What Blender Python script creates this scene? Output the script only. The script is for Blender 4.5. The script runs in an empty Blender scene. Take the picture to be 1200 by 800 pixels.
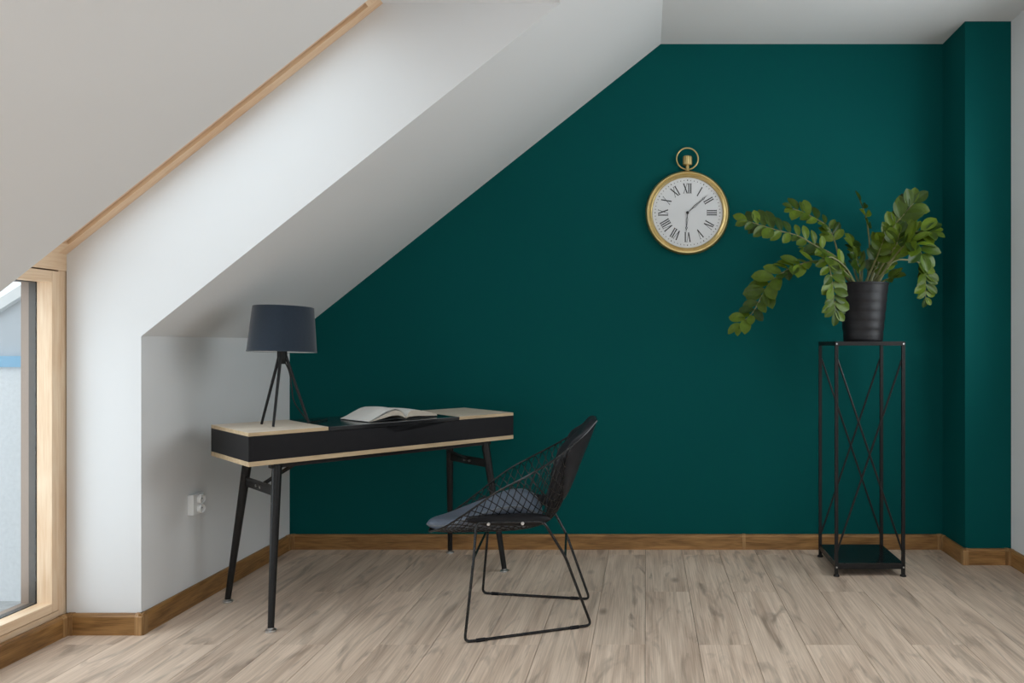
import bpy, bmesh, math, random
from mathutils import Vector, Matrix
random.seed(7)
C = bpy.context.scene.collection
scene = bpy.context.scene
R = math.radians

# ------------------------------------------------------------------ camera
cam_d = bpy.data.cameras.new('camera')
cam_d.sensor_width = 36.0
cam_d.lens = 27.0
cam_d.shift_x = -157.0 / 1200.0
cam_d.shift_y = 4.0 / 1200.0
cam_d.clip_start = 0.05
cam = bpy.data.objects.new('camera', cam_d)
cam.location = (0, 0, 1.07)
cam.rotation_euler = (R(90), 0, 0)
C.objects.link(cam)
scene.camera = cam

# ------------------------------------------------------------------ sky, lamps, exposure
world = bpy.data.worlds.new('overcast_sky')
scene.world = world
world.use_nodes = True
wn = world.node_tree.nodes
wn['Background'].inputs['Color'].default_value = (0.86, 0.93, 1.0, 1)
wn['Background'].inputs['Strength'].default_value = 1.6


def area(name, loc, rot, sx, sy, power, col):
    d = bpy.data.lights.new(name, 'AREA')
    d.shape = 'RECTANGLE'
    d.size, d.size_y = sx, sy
    d.energy = power
    d.color = col
    o = bpy.data.objects.new(name, d)
    o.location = loc
    o.rotation_euler = rot
    C.objects.link(o)
    return o


# fill light at unseen glazed doors added behind the camera
area('rear_fill_light', (0.35, -2.62, 1.2), (R(90), 0, 0), 2.3, 2.1, 15, (0.96, 0.98, 1.0))
# fill light at an unseen window added in the right wall
area('side_fill_light', (1.98, 2.7, 1.55), (0, R(90), 0), 1.3, 1.5, 27, (0.96, 0.975, 1.0))
# sky light at the roof and tall windows; second pair fills from added windows
for wy, pr, pt in ((2.453, 4.6, 5.0), (0.643, 20.0, 36.0)):
    area('roof_window_sky_fill', (-1.66, wy, 2.01), (0, R(-38.45), 0), 1.3, 0.62, pr, (0.88, 0.94, 1.0))
    area('tall_window_sky_fill', (-2.32, wy, 0.72), (0, R(-90), 0), 1.1, 0.6, pt, (0.88, 0.94, 1.0))

vs = scene.view_settings
scene.display_settings.display_device = 'sRGB'
vs.view_transform = 'Standard'
vs.look = 'None'
vs.gamma = 1.0
vs.use_curve_mapping = False
vs.exposure = 0.0

# ------------------------------------------------------------------ materials


def mat(name, col, rough=0.5, metal=0.0, spec=0.5, coat=0.0):
    m = bpy.data.materials.new(name)
    m.use_nodes = True
    b = m.node_tree.nodes['Principled BSDF']
    b.inputs['Base Color'].default_value = (*col, 1)
    b.inputs['Roughness'].default_value = rough
    b.inputs['Metallic'].default_value = metal
    b.inputs['Specular IOR Level'].default_value = spec
    if coat:
        b.inputs['Coat Weight'].default_value = coat
        b.inputs['Coat Roughness'].default_value = 0.15
    return m


def nodes(m):
    nt = m.node_tree
    return nt, nt.nodes, nt.links, nt.nodes['Principled BSDF']


def noisy(m, c1, c2, scale=(1, 1, 1), nscale=4.0, detail=4.0, bump=0.0, bscale=None, lo=0.3, hi=0.7, dist=0.0):
    """colour varied by one noise, with an optional fine bump"""
    nt, n, l, b = nodes(m)
    tc = n.new('ShaderNodeTexCoord')
    mp = n.new('ShaderNodeMapping')
    mp.inputs['Scale'].default_value = scale
    l.new(tc.outputs['Object'], mp.inputs['Vector'])
    nz = n.new('ShaderNodeTexNoise')
    nz.inputs['Scale'].default_value = nscale
    nz.inputs['Detail'].default_value = detail
    nz.inputs['Distortion'].default_value = dist
    l.new(mp.outputs[0], nz.inputs['Vector'])
    cr = n.new('ShaderNodeValToRGB')
    cr.color_ramp.elements[0].position = lo
    cr.color_ramp.elements[0].color = (*c1, 1)
    cr.color_ramp.elements[1].position = hi
    cr.color_ramp.elements[1].color = (*c2, 1)
    l.new(nz.outputs['Fac'], cr.inputs['Fac'])
    l.new(cr.outputs['Color'], b.inputs['Base Color'])
    if bump:
        bp = n.new('ShaderNodeBump')
        bp.inputs['Strength'].default_value = bump
        bp.inputs['Distance'].default_value = 0.002
        if bscale:
            nb = n.new('ShaderNodeTexNoise')
            nb.inputs['Scale'].default_value = bscale
            nb.inputs['Detail'].default_value = 3
            l.new(tc.outputs['Object'], nb.inputs['Vector'])
            l.new(nb.outputs['Fac'], bp.inputs['Height'])
        else:
            l.new(nz.outputs['Fac'], bp.inputs['Height'])
        l.new(bp.outputs[0], b.inputs['Normal'])
    return m


def wall_paint(name, col, rough=0.75, spec=0.3):
    m = mat(name, col, rough, 0, spec)
    d = tuple(c * 0.965 for c in col)
    noisy(m, d, col, nscale=1.3, detail=2, bump=0.06, bscale=220.0)
    return m


def wood(name, dark, light, rough=0.45, along=0, fine=26.0, rand=0.0, spec=0.4, coarse=1.6):
    """straight grained wood; along = axis of the grain in object space"""
    m = mat(name, light, rough, 0, spec)
    nt, n, l, b = nodes(m)
    tc = n.new('ShaderNodeTexCoord')
    oi = n.new('ShaderNodeObjectInfo')
    off = n.new('ShaderNodeVectorMath')
    off.operation = 'MULTIPLY_ADD'
    off.inputs[1].default_value = (0, 0, 0)
    cmb = n.new('ShaderNodeCombineXYZ')
    mul = n.new('ShaderNodeMath')
    mul.operation = 'MULTIPLY'
    mul.inputs[1].default_value = 53.0
    l.new(oi.outputs['Random'], mul.inputs[0])
    for k in range(3):
        l.new(mul.outputs[0], cmb.inputs[k])
    add = n.new('ShaderNodeVectorMath')
    add.operation = 'ADD'
    l.new(tc.outputs['Object'], add.inputs[0])
    l.new(cmb.outputs[0], add.inputs[1])
    n.remove(off)

    def layer(sc_along, sc_cross, det, dist):
        mp = n.new('ShaderNodeMapping')
        s = [sc_cross] * 3
        s[along] = sc_along
        mp.inputs['Scale'].default_value = s
        l.new(add.outputs[0], mp.inputs['Vector'])
        nz = n.new('ShaderNodeTexNoise')
        nz.inputs['Scale'].default_value = 1.0
        nz.inputs['Detail'].default_value = det
        nz.inputs['Distortion'].default_value = dist
        l.new(mp.outputs[0], nz.inputs['Vector'])
        return nz.outputs['Fac']
    a = layer(coarse, fine * 0.35, 5, 0.7)
    f = layer(coarse * 2.5, fine * 3.5, 3, 0.2)
    mix = n.new('ShaderNodeMath')
    mix.operation = 'MULTIPLY_ADD'
    mix.inputs[1].default_value = 0.45
    l.new(f, mix.inputs[0])
    sc = n.new('ShaderNodeMath')
    sc.operation = 'MULTIPLY'
    sc.inputs[1].default_value = 0.55
    l.new(a, sc.inputs[0])
    l.new(sc.outputs[0], mix.inputs[2])
    cr = n.new('ShaderNodeValToRGB')
    cr.color_ramp.elements[0].position = 0.35
    cr.color_ramp.elements[0].color = (*dark, 1)
    cr.color_ramp.elements[1].position = 0.64
    cr.color_ramp.elements[1].color = (*light, 1)
    l.new(mix.outputs[0], cr.inputs['Fac'])
    last = cr.outputs['Color']
    if rand:
        hsv = n.new('ShaderNodeHueSaturation')
        mr = n.new('ShaderNodeMapRange')
        mr.inputs['To Min'].default_value = 1 - rand
        mr.inputs['To Max'].default_value = 1 + rand
        l.new(oi.outputs['Random'], mr.inputs['Value'])
        l.new(mr.outputs[0], hsv.inputs['Value'])
        l.new(last, hsv.inputs['Color'])
        last = hsv.outputs['Color']
    l.new(last, b.inputs['Base Color'])
    bp = n.new('ShaderNodeBump')
    bp.inputs['Strength'].default_value = 0.12
    bp.inputs['Distance'].default_value = 0.001
    l.new(mix.outputs[0], bp.inputs['Height'])
    l.new(bp.outputs[0], b.inputs['Normal'])
    return m, add, last


def floor_wood():
    m, add, last = wood('greyed_oak_laminate', (0.50, 0.365, 0.275), (0.83, 0.66, 0.525), rough=0.45, along=1, fine=62.0, rand=0.07, spec=0.4, coarse=1.5)
    nt, n, l, b = nodes(m)
    # darker knots and smoky streaks
    mp = n.new('ShaderNodeMapping')
    mp.inputs['Scale'].default_value = (13.0, 2.6, 1.0)
    l.new(add.outputs[0], mp.inputs['Vector'])
    nz = n.new('ShaderNodeTexNoise')
    nz.inputs['Scale'].default_value = 1.0
    nz.inputs['Detail'].default_value = 6
    nz.inputs['Distortion'].default_value = 1.5
    l.new(mp.outputs[0], nz.inputs['Vector'])
    cr = n.new('ShaderNodeValToRGB')
    cr.color_ramp.elements[0].position = 0.54
    cr.color_ramp.elements[0].color = (0, 0, 0, 1)
    cr.color_ramp.elements[1].position = 0.74
    cr.color_ramp.elements[1].color = (1, 1, 1, 1)
    l.new(nz.outputs['Fac'], cr.inputs['Fac'])
    mp2 = n.new('ShaderNodeMapping')
    mp2.inputs['Scale'].default_value = (5.0, 2.4, 1.0)
    l.new(add.outputs[0], mp2.inputs['Vector'])
    vo = n.new('ShaderNodeTexVoronoi')
    vo.inputs['Scale'].default_value = 1.0
    l.new(mp2.outputs[0], vo.inputs['Vector'])
    kr = n.new('ShaderNodeValToRGB')
    kr.color_ramp.elements[0].position = 0.03
    kr.color_ramp.elements[0].color = (1, 1, 1, 1)
    kr.color_ramp.elements[1].position = 0.12
    kr.color_ramp.elements[1].color = (0, 0, 0, 1)
    l.new(vo.outputs['Distance'], kr.inputs['Fac'])
    mx = n.new('ShaderNodeMath')
    mx.operation = 'MAXIMUM'
    l.new(cr.outputs['Color'], mx.inputs[0])
    l.new(kr.outputs['Color'], mx.inputs[1])
    fm = n.new('ShaderNodeMath')
    fm.operation = 'MULTIPLY'
    fm.inputs[1].default_value = 0.66
    l.new(mx.outputs[0], fm.inputs[0])
    mc = n.new('ShaderNodeMix')
    mc.data_type = 'RGBA'
    mc.inputs['B'].default_value = (0.20, 0.145, 0.11, 1)
    l.new(fm.outputs[0], mc.inputs['Factor'])
    l.new(last, mc.inputs['A'])
    l.new(mc.outputs['Result'], b.inputs['Base Color'])
    return m


def glass_mat():
    m = bpy.data.materials.new('window_glass')
    m.use_nodes = True
    nt = m.node_tree
    n, l = nt.nodes, nt.links
    n.remove(n['Principled BSDF'])
    out = n['Material Output']
    tr = n.new('ShaderNodeBsdfTransparent')
    tr.inputs['Color'].default_value = (0.96, 0.985, 0.985, 1)
    gl = n.new('ShaderNodeBsdfGlossy')
    gl.inputs['Roughness'].default_value = 0.01
    lw = n.new('ShaderNodeLayerWeight')
    pw = n.new('ShaderNodeMath')
    pw.operation = 'POWER'
    pw.inputs[1].default_value = 4.0
    l.new(lw.outputs['Facing'], pw.inputs[0])
    fr = n.new('ShaderNodeMapRange')
    fr.inputs['To Min'].default_value = 0.04
    fr.inputs['To Max'].default_value = 0.9
    l.new(pw.outputs[0], fr.inputs['Value'])
    mx = n.new('ShaderNodeMixShader')
    l.new(fr.outputs[0], mx.inputs[0])
    l.new(tr.outputs[0], mx.inputs[1])
    l.new(gl.outputs[0], mx.inputs[2])
    l.new(mx.outputs[0], out.inputs['Surface'])
    return m


M = {}
M['white'] = wall_paint('white_wall_paint', (0.78, 0.78, 0.785))
M['teal'] = wall_paint('teal_wall_paint', (0.0004, 0.080, 0.077), rough=0.7, spec=0.08)
M['floor'] = floor_wood()
M['sub'] = mat('dark_joint_underlay', (0.10, 0.08, 0.06), 0.9)  # dark underlay showing in the plank joints
M['base'], _, _ = wood('brown_oak_baseboard', (0.15, 0.068, 0.018), (0.41, 0.215, 0.075), rough=0.42, along=0, fine=90.0, rand=0.04, coarse=5.0)
M['basecap'], _, _ = wood('light_oak_cap', (0.20, 0.10, 0.035), (0.44, 0.25, 0.105), rough=0.38, along=2, fine=60.0, coarse=5.0)
M['pine_v'], _, _ = wood('pine_frame_upright', (0.70, 0.47, 0.29), (0.84, 0.65, 0.46), rough=0.4, along=2, fine=50.0, rand=0.03, coarse=3.0)
M['pine_h'], _, _ = wood('pine_frame_level', (0.70, 0.47, 0.29), (0.84, 0.65, 0.46), rough=0.4, along=1, fine=50.0, rand=0.03, coarse=3.0)
M['pine_s'], _, _ = wood('pine_frame_sloped', (0.72, 0.46, 0.27), (0.85, 0.63, 0.43), rough=0.4, along=0, fine=50.0, rand=0.03, coarse=3.0)
M['gasket'] = mat('black_gasket', (0.018, 0.02, 0.022), 0.5)
M['clad'] = mat('brown_outer_cladding', (0.20, 0.145, 0.115), 0.5)
M['glass'] = glass_mat()
M['stucco'] = mat('white_stucco', (0.8, 0.81, 0.82), 0.9)
noisy(M['stucco'], (0.74, 0.75, 0.76), (0.82, 0.83, 0.84), nscale=60, detail=5, bump=0.8)
M['bluecap'] = mat('blue_flashing', (0.24, 0.48, 0.68), 0.4)
M['greypanel'] = mat('pale_grey_cladding', (0.52, 0.55, 0.58), 0.6)
M['paving'] = noisy(mat('balcony_paving', (0.5, 0.5, 0.5), 0.9), (0.42, 0.42, 0.42), (0.55, 0.55, 0.54), nscale=20)
M['ply'], _, _ = wood('pale_ply_top', (0.68, 0.565, 0.44), (0.82, 0.71, 0.58), rough=0.45, along=0, fine=40.0, rand=0.02, coarse=2.0)
M['plyedge'], _, _ = wood('ply_edge', (0.42, 0.30, 0.175), (0.60, 0.455, 0.285), rough=0.55, along=0, fine=160.0, coarse=6.0)
M['black_lac'] = noisy(mat('black_lacquer', (0.010, 0.0098, 0.011), 0.42, 0.0, 0.18), (0.0085, 0.008, 0.0095), (0.0105, 0.010, 0.0115), nscale=40)
M['black_gloss'] = noisy(mat('black_gloss_flap', (0.012, 0.012, 0.013), 0.16), (0.011, 0.011, 0.012), (0.014, 0.014, 0.015), nscale=40)
M['black_metal'] = noisy(mat('black_powder_coat', (0.012, 0.011, 0.011), 0.38, 0.0, 0.25), (0.010, 0.0095, 0.0095), (0.015, 0.014, 0.014), nscale=90)
M['wire'] = noisy(mat('black_gloss_wire', (0.010, 0.010, 0.011), 0.22, 0.0, 0.4), (0.009, 0.009, 0.010), (0.012, 0.012, 0.013), nscale=60)
M['steel'] = noisy(mat('brushed_steel', (0.6, 0.6, 0.6), 0.3, 1.0), (0.5, 0.5, 0.5), (0.66, 0.66, 0.66), nscale=80)
M['leather'] = noisy(mat('leather_lit', (0.115, 0.138, 0.18), 0.36, 0.0, 0.6), (0.106, 0.128, 0.168), (0.124, 0.148, 0.194), nscale=30, bump=0.15, bscale=500)  # window light on the dark seat leather, put into its blue-grey colour
M['leather_dark'] = noisy(mat('leather_shaded', (0.014, 0.015, 0.018), 0.45, 0.0, 0.25), (0.012, 0.013, 0.016), (0.017, 0.018, 0.022), nscale=30, bump=0.15, bscale=500)  # shaded copy of the same leather, for the back
M['grey_piping'] = noisy(mat('grey_piping', (0.14, 0.15, 0.165), 0.45), (0.12, 0.13, 0.145), (0.16, 0.17, 0.185), nscale=40)
M['shade'] = noisy(mat('dark_navy_fabric', (0.014, 0.025, 0.041), 0.85, 0.0, 0.3), (0.010, 0.020, 0.034), (0.018, 0.030, 0.048), scale=(1, 1, 6), nscale=120, bump=0.3)
M['shade'].node_tree.nodes['Principled BSDF'].inputs['Sheen Weight'].default_value = 0.35
M['lining'] = noisy(mat('white_lining', (0.8, 0.8, 0.8), 0.8), (0.76, 0.76, 0.76), (0.84, 0.84, 0.84), nscale=60)
M['page'] = noisy(mat('cream_paper', (0.80, 0.78, 0.74), 0.8), (0.77, 0.75, 0.71), (0.83, 0.81, 0.77), nscale=12)
M['pageedge'] = noisy(mat('cream_page_edges', (0.60, 0.52, 0.42), 0.85), (0.46, 0.39, 0.31), (0.66, 0.58, 0.48), scale=(1, 1, 60), nscale=30)
M['cover'] = noisy(mat('dark_cover', (0.02, 0.02, 0.022), 0.5), (0.017, 0.017, 0.019), (0.025, 0.025, 0.027), nscale=40)
M['gold'] = noisy(mat('brushed_brass', (0.66, 0.50, 0.22), 0.42, 1.0), (0.60, 0.45, 0.19), (0.72, 0.56, 0.27), nscale=18)
M['dial'] = noisy(mat('white_dial', (0.72, 0.73, 0.74), 0.45), (0.70, 0.71, 0.72), (0.74, 0.75, 0.76), nscale=6)
M['ink'] = noisy(mat('black_ink', (0.012, 0.012, 0.013), 0.5), (0.010, 0.010, 0.011), (0.016, 0.016, 0.017), nscale=40)
M['plastic'] = noisy(mat('white_plastic', (0.78, 0.78, 0.77), 0.3), (0.76, 0.76, 0.75), (0.80, 0.80, 0.79), nscale=20)
M['hole'] = mat('socket_hole', (0.03, 0.03, 0.03), 0.7)
M['pot'] = noisy(mat('matt_black_pot', (0.009, 0.0085, 0.010), 0.45, 0.0, 0.3), (0.008, 0.0075, 0.0085), (0.011, 0.010, 0.012), nscale=50)
M['soil'] = noisy(mat('dark_soil', (0.03, 0.02, 0.014), 0.95), (0.012, 0.008, 0.006), (0.05, 0.035, 0.022), nscale=60, bump=1.0)
M['stem'] = noisy(mat('olive_stem', (0.10, 0.115, 0.03), 0.45), (0.075, 0.085, 0.02), (0.15, 0.14, 0.05), nscale=30)
M['leaf'] = None


def leaf_mat():
    m = mat('glossy_green_leaf', (0.06, 0.12, 0.01), 0.33, 0, 0.22)
    nt, n, l, b = nodes(m)
    oi = n.new('ShaderNodeObjectInfo')
    cr = n.new('ShaderNodeValToRGB')
    cr.color_ramp.elements[0].color = (0.017, 0.040, 0.004, 1)
    cr.color_ramp.elements[1].color = (0.095, 0.145, 0.010, 1)
    l.new(oi.outputs['Random'], cr.inputs['Fac'])
    tc = n.new('ShaderNodeTexCoord')
    nz = n.new('ShaderNodeTexNoise')
    nz.inputs['Scale'].default_value = 3.0
    l.new(tc.outputs['Object'], nz.inputs['Vector'])
    mr = n.new('ShaderNodeMapRange')
    mr.inputs['To Min'].default_value = 0.6
    mr.inputs['To Max'].default_value = 1.35
    l.new(nz.outputs['Fac'], mr.inputs['Value'])
    hs = n.new('ShaderNodeHueSaturation')
    l.new(mr.outputs[0], hs.inputs['Value'])
    l.new(cr.outputs['Color'], hs.inputs['Color'])
    l.new(hs.outputs['Color'], b.inputs['Base Color'])
    return m


M['leaf'] = leaf_mat()

# ------------------------------------------------------------------ mesh helpers


def link_bm(name, bm, m, parent=None, smooth=False, mats=None):
    bmesh.ops.recalc_face_normals(bm, faces=bm.faces[:])
    me = bpy.data.meshes.new(name)
    bm.to_mesh(me)
    bm.free()
    for mm in (mats or [m]):
        me.materials.append(mm)
    if smooth:
        me.polygons.foreach_set('use_smooth', [True] * len(me.polygons))
        if smooth != 'all':
            me.set_sharp_from_angle(angle=R(40))
    o = bpy.data.objects.new(name, me)
    C.objects.link(o)
    if parent:
        o.parent = parent
    return o


def empty(name, loc=(0, 0, 0), rotz=0):
    o = bpy.data.objects.new(name, None)
    o.location = loc
    o.rotation_euler = (0, 0, rotz)
    o.empty_display_size = 0.1
    C.objects.link(o)
    return o


def thing(name, label, cat, loc=(0, 0, 0), rotz=0):
    o = empty(name, loc, rotz)
    o['label'] = label
    o['category'] = cat
    return o


def struct(o):
    o['kind'] = 'structure'
    return o


def add_box(bm, lo, hi, bev=0.0, mi=0):
    x0, y0, z0 = lo
    x1, y1, z1 = hi
    r = bmesh.ops.create_cube(bm, size=1.0, matrix=Matrix.Translation(((x0 + x1) / 2, (y0 + y1) / 2, (z0 + z1) / 2)) @ Matrix.Diagonal((x1 - x0, y1 - y0, z1 - z0, 1)))
    vs_ = r['verts']
    fs = set(f for v in vs_ for f in v.link_faces)
    for f in fs:
        f.material_index = mi
    if bev:
        es = list(set(e for v in vs_ for e in v.link_edges))
        bmesh.ops.bevel(bm, geom=es, offset=bev, segments=2, affect='EDGES', profile=0.7)
    return vs_


def box(name, lo, hi, m, parent=None, bev=0.0):
    """a box whose origin lies at its own centre of mass (so object coordinates run from it)"""
    c = Vector([(a + b) / 2 for a, b in zip(lo, hi)])
    bm = bmesh.new()
    add_box(bm, Vector(lo) - c, Vector(hi) - c, bev)
    o = link_bm(name, bm, m, parent)
    o.location = c
    return o


def add_prism(bm, pts, axis, a, b, mi=0):
    """polygon in the plane normal to axis, extruded from a to b along it"""
    def P(p, t):
        if axis == 'y':
            return (p[0], t, p[1])
        if axis == 'x':
            return (t, p[0], p[1])
        return (p[0], p[1], t)
    v0 = [bm.verts.new(P(p, a)) for p in pts]
    v1 = [bm.verts.new(P(p, b)) for p in pts]
    fs = [bm.faces.new(v0), bm.faces.new(v1[::-1])]
    k = len(pts)
    for i in range(k):
        j = (i + 1) % k
        fs.append(bm.faces.new((v0[i], v0[j], v1[j], v1[i])))
    for f in fs:
        f.material_index = mi


def prism(name, pts, axis, a, b, m, parent=None):
    bm = bmesh.new()
    add_prism(bm, pts, axis, a, b)
    bmesh.ops.triangulate(bm, faces=[f for f in bm.faces if len(f.verts) > 4])
    return link_bm(name, bm, m, parent)


def catmull(pts, n):
    pts = [Vector(p) for p in pts]
    if len(pts) < 3:
        return [pts[0].lerp(pts[-1], i / n) for i in range(n + 1)]
    out = []
    ext = [pts[0] * 2 - pts[1]] + pts + [pts[-1] * 2 - pts[-2]]
    segs = len(pts) - 1
    for i in range(n + 1):
        s = i / n * segs
        k = min(int(s), segs - 1)
        t = s - k
        p0, p1, p2, p3 = ext[k:k + 4]
        out.append(0.5 * ((2 * p1) + (p2 - p0) * t + (2 * p0 - 5 * p1 + 4 * p2 - p3) * t * t + (3 * p1 - p0 - 3 * p2 + p3) * t ** 3))
    return out


def add_tube(bm, pts, rad, seg=8, closed=False, cap=True, mi=0):
    pts = [Vector(p) for p in pts]
    n = len(pts)
    rads = rad if isinstance(rad, (list, tuple)) else [rad] * n
    rings = []
    prev = None
    for i, p in enumerate(pts):
        if closed:
            t = pts[(i + 1) % n] - pts[i - 1]
        else:
            t = pts[min(i + 1, n - 1)] - pts[max(i - 1, 0)]
        if t.length < 1e-9:
            t = Vector((0, 0, 1))
        t.normalize()
        if prev is None:
            up = Vector((0, 0, 1)) if abs(t.z) < 0.9 else Vector((1, 0, 0))
            nx = (up - t * up.dot(t)).normalized()
        else:
            nx = prev - t * prev.dot(t)
            nx = nx.normalized() if nx.length > 1e-6 else t.orthogonal().normalized()
        prev = nx
        ny = t.cross(nx)
        rings.append([bm.verts.new(p + (nx * math.cos(2 * math.pi * k / seg) + ny * math.sin(2 * math.pi * k / seg)) * rads[i]) for k in range(seg)])
    last = n if closed else n - 1
    for i in range(last):
        a, b = rings[i], rings[(i + 1) % n]
        for k in range(seg):
            f = bm.faces.new((a[k], a[(k + 1) % seg], b[(k + 1) % seg], b[k]))
            f.material_index = mi
    if cap and not closed:
        bm.faces.new(rings[0][::-1]).material_index = mi
        bm.faces.new(rings[-1]).material_index = mi


def fillet(pts, r, n=5):
    """polyline with rounded corners"""
    pts = [Vector(p) for p in pts]
    out = [pts[0]]
    for i in range(1, len(pts) - 1):
        a, b, c = pts[i - 1], pts[i], pts[i + 1]
        d = min(r, (a - b).length * 0.45, (c - b).length * 0.45)
        p, q = b + (a - b).normalized() * d, b + (c - b).normalized() * d
        for k in range(n + 1):
            t = k / n
            out.append((1 - t) ** 2 * p + 2 * t * (1 - t) * b + t * t * q)
    out.append(pts[-1])
    return out


def tube(name, pts, rad, m, parent=None, seg=8, closed=False):
    bm = bmesh.new()
    add_tube(bm, pts, rad, seg, closed)
    return link_bm(name, bm, m, parent, smooth=True)


def add_lathe(bm, prof, seg=48, c=(0, 0, 0), closed=False):
    rings = []
    for r, z in prof:
        if r < 1e-6:
            rings.append([bm.verts.new((c[0], c[1], c[2] + z))])
        else:
            rings.append([bm.verts.new((c[0] + r * math.cos(2 * math.pi * k / seg), c[1] + r * math.sin(2 * math.pi * k / seg), c[2] + z)) for k in range(seg)])
    pairs = list(zip(rings, rings[1:]))
    if closed:
        pairs.append((rings[-1], rings[0]))
    for a, b in pairs:
        for k in range(seg):
            j = (k + 1) % seg
            if len(a) == 1 and len(b) == 1:
                continue
            if len(a) == 1:
                bm.faces.new((a[0], b[j], b[k]))
            elif len(b) == 1:
                bm.faces.new((a[k], a[j], b[0]))
            else:
                bm.faces.new((a[k], a[j], b[j], b[k]))


def lathe(name, prof, m, parent=None, seg=48, c=(0, 0, 0), closed=False):
    bm = bmesh.new()
    add_lathe(bm, prof, seg, c, closed)
    return link_bm(name, bm, m, parent, smooth=True)


def cyl_between(name, p, q, r0, r1, m, parent=None, seg=16):
    return tube(name, [p, q], [r0, r1], m, parent, seg)


# ------------------------------------------------------------------ room shell
BACK = 4.03        # teal wall
KX = -1.87         # knee wall
KZ = 1.102         # its height
SL = 0.794         # pitch of the roof
CZ = 2.648         # flat ceiling
XC = KX + (CZ - KZ) / SL
WX = -2.146        # plane of the window
OFF = 0.522        # roof build-up, measured vertically
Y0, Y1 = 2.06, 2.845   # window recess in view
DY = -1.81             # a second one, added nearer the camera and out of view for its light
REAR = -2.5
RX = 1.782         # right wall
COLX, COLY = 1.557, 3.748


def zin(x):
    return KZ + SL * (x - KX)


zo = zin(WX) + OFF
TOP = CZ + OFF
HZ = 2.335         # head of the window recess
hx_in = KX + (HZ - KZ) / SL
hx_out = hx_in - OFF / SL

# walls
struct(box('wall_back', (-2.3, BACK, 0), (2.0, BACK + 0.15, 3.2), M['teal']))
wc = struct(box('wall_column', (COLX, COLY, 0), (RX, BACK, CZ), M['teal']))
wr = struct(box('wall_right', (RX, 3.45, 0), (RX + 0.15, BACK + 0.15, 3.2), M['white']))
for lo, hi in (((RX, REAR, 0), (RX + 0.15, 1.95, 3.2)), ((RX, 1.95, 0), (RX + 0.15, 3.45, 0.9)), ((RX, 1.95, 2.2), (RX + 0.15, 3.45, 3.2))):
    box('wall_section', lo, hi, M['white'], wr)
for sec in wr.children:
    sec.location -= wr.location
wl = struct(prism('wall_left', [(KX, 0), (KX, KZ), (WX, zo), (WX, 0)], 'y', Y1, BACK, M['white']))
for ya, yb in ((REAR, Y0 + DY), (Y1 + DY, Y0)):
    prism('wall_section', [(KX, 0), (KX, KZ), (WX, zo), (WX, 0)], 'y', ya, yb, M['white'], wl)
# rear wall, behind the camera, with an opening for added glazed doors
rw = struct(box('wall_rear', (-2.3, REAR - 0.15, 0), (-0.9, REAR, 3.2), M['white']))
box('wall_section', (1.6, REAR - 0.15, 0), (2.0, REAR, 3.2), M['white'], rw)
box('wall_section', (-0.9, REAR - 0.15, 2.3), (1.6, REAR, 3.2), M['white'], rw)
for sec in rw.children:
    sec.location -= rw.location

# ceiling: flat part, and slopes either side of and above the window recess
ce = struct(box('ceiling', (XC, REAR, CZ), (RX, BACK, TOP), M['white']))
slope_poly = [(KX, KZ), (XC, CZ), (XC, TOP), (WX, zo)]
for nm, poly, a, b in (('roof_slope', slope_poly, Y1, BACK), ('roof_slope', slope_poly, Y1 + DY, Y0), ('roof_slope', slope_poly, REAR, Y0 + DY),
                        ('roof_slope', [(hx_in, HZ), (XC, CZ), (XC, TOP), (hx_out, HZ)], Y0, Y1), ('roof_slope', [(hx_in, HZ), (XC, CZ), (XC, TOP), (hx_out, HZ)], Y0 + DY, Y1 + DY)):
    s = prism(nm, poly, 'y', a, b, M['white'], ce)
    s.location = -ce.location

# floor: an underlay with every plank laid on it
fl = struct(box('floor', (WX - 0.08, REAR - 0.15, -0.06), (RX + 0.1, BACK + 0.1, -0.008), M['sub']))
PW, PL, GAP = 0.19, 1.178, 0.0008
plank_mesh = {}


def plank(x0, x1, y0, y1):
    w, h = round(x1 - x0, 4), round(y1 - y0, 4)
    if w < 0.01 or h < 0.01:
        return
    key = (w, h)
    if key not in plank_mesh:
        bm = bmesh.new()
        a, b, e, t = w / 2 - GAP, h / 2 - GAP, 0.0006, 0.008
        lo = [bm.verts.new(p) for p in ((-a, -b, -t), (a, -b, -t), (a, b, -t), (-a, b, -t))]
        md = [bm.verts.new(p) for p in ((-a, -b, -e), (a, -b, -e), (a, b, -e), (-a, b, -e))]
        tp = [bm.verts.new(p) for p in ((-a + e, -b + e, 0), (a - e, -b + e, 0), (a - e, b - e, 0), (-a + e, b - e, 0))]
        for r0, r1 in ((lo, md), (md, tp)):
            for k in range(4):
                bm.faces.new((r0[k], r0[(k + 1) % 4], r1[(k + 1) % 4], r1[k]))
        bm.faces.new(tp)
        bm.faces.new(lo[::-1])
        bmesh.ops.recalc_face_normals(bm, faces=bm.faces[:])
        me = bpy.data.meshes.new('plank')
        bm.to_mesh(me)
        bm.free()
        me.materials.append(M['floor'])
        plank_mesh[key] = me
    o = bpy.data.objects.new('plank', plank_mesh[key])
    C.objects.link(o)
    o.parent = fl
    o.location = Vector(((x0 + x1) / 2, (y0 + y1) / 2, 0)) - fl.location


k = -12
while k * PW - 0.003 < RX:
    xa, xb = k * PW - 0.003, (k + 1) * PW - 0.003
    xa, xb = max(xa, WX), min(xb, RX)
    if xb > xa:
        e0 = 2.743 if k % 2 else 3.332
        ends = [e0 + PL * j for j in range(-6, 3)]
        for ya, yb in zip(ends, ends[1:]):
            ya, yb = max(ya, REAR), min(yb, BACK)
            if yb - ya > 0.01:
                plank(xa, xb, ya, yb)
    k += 1

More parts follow.
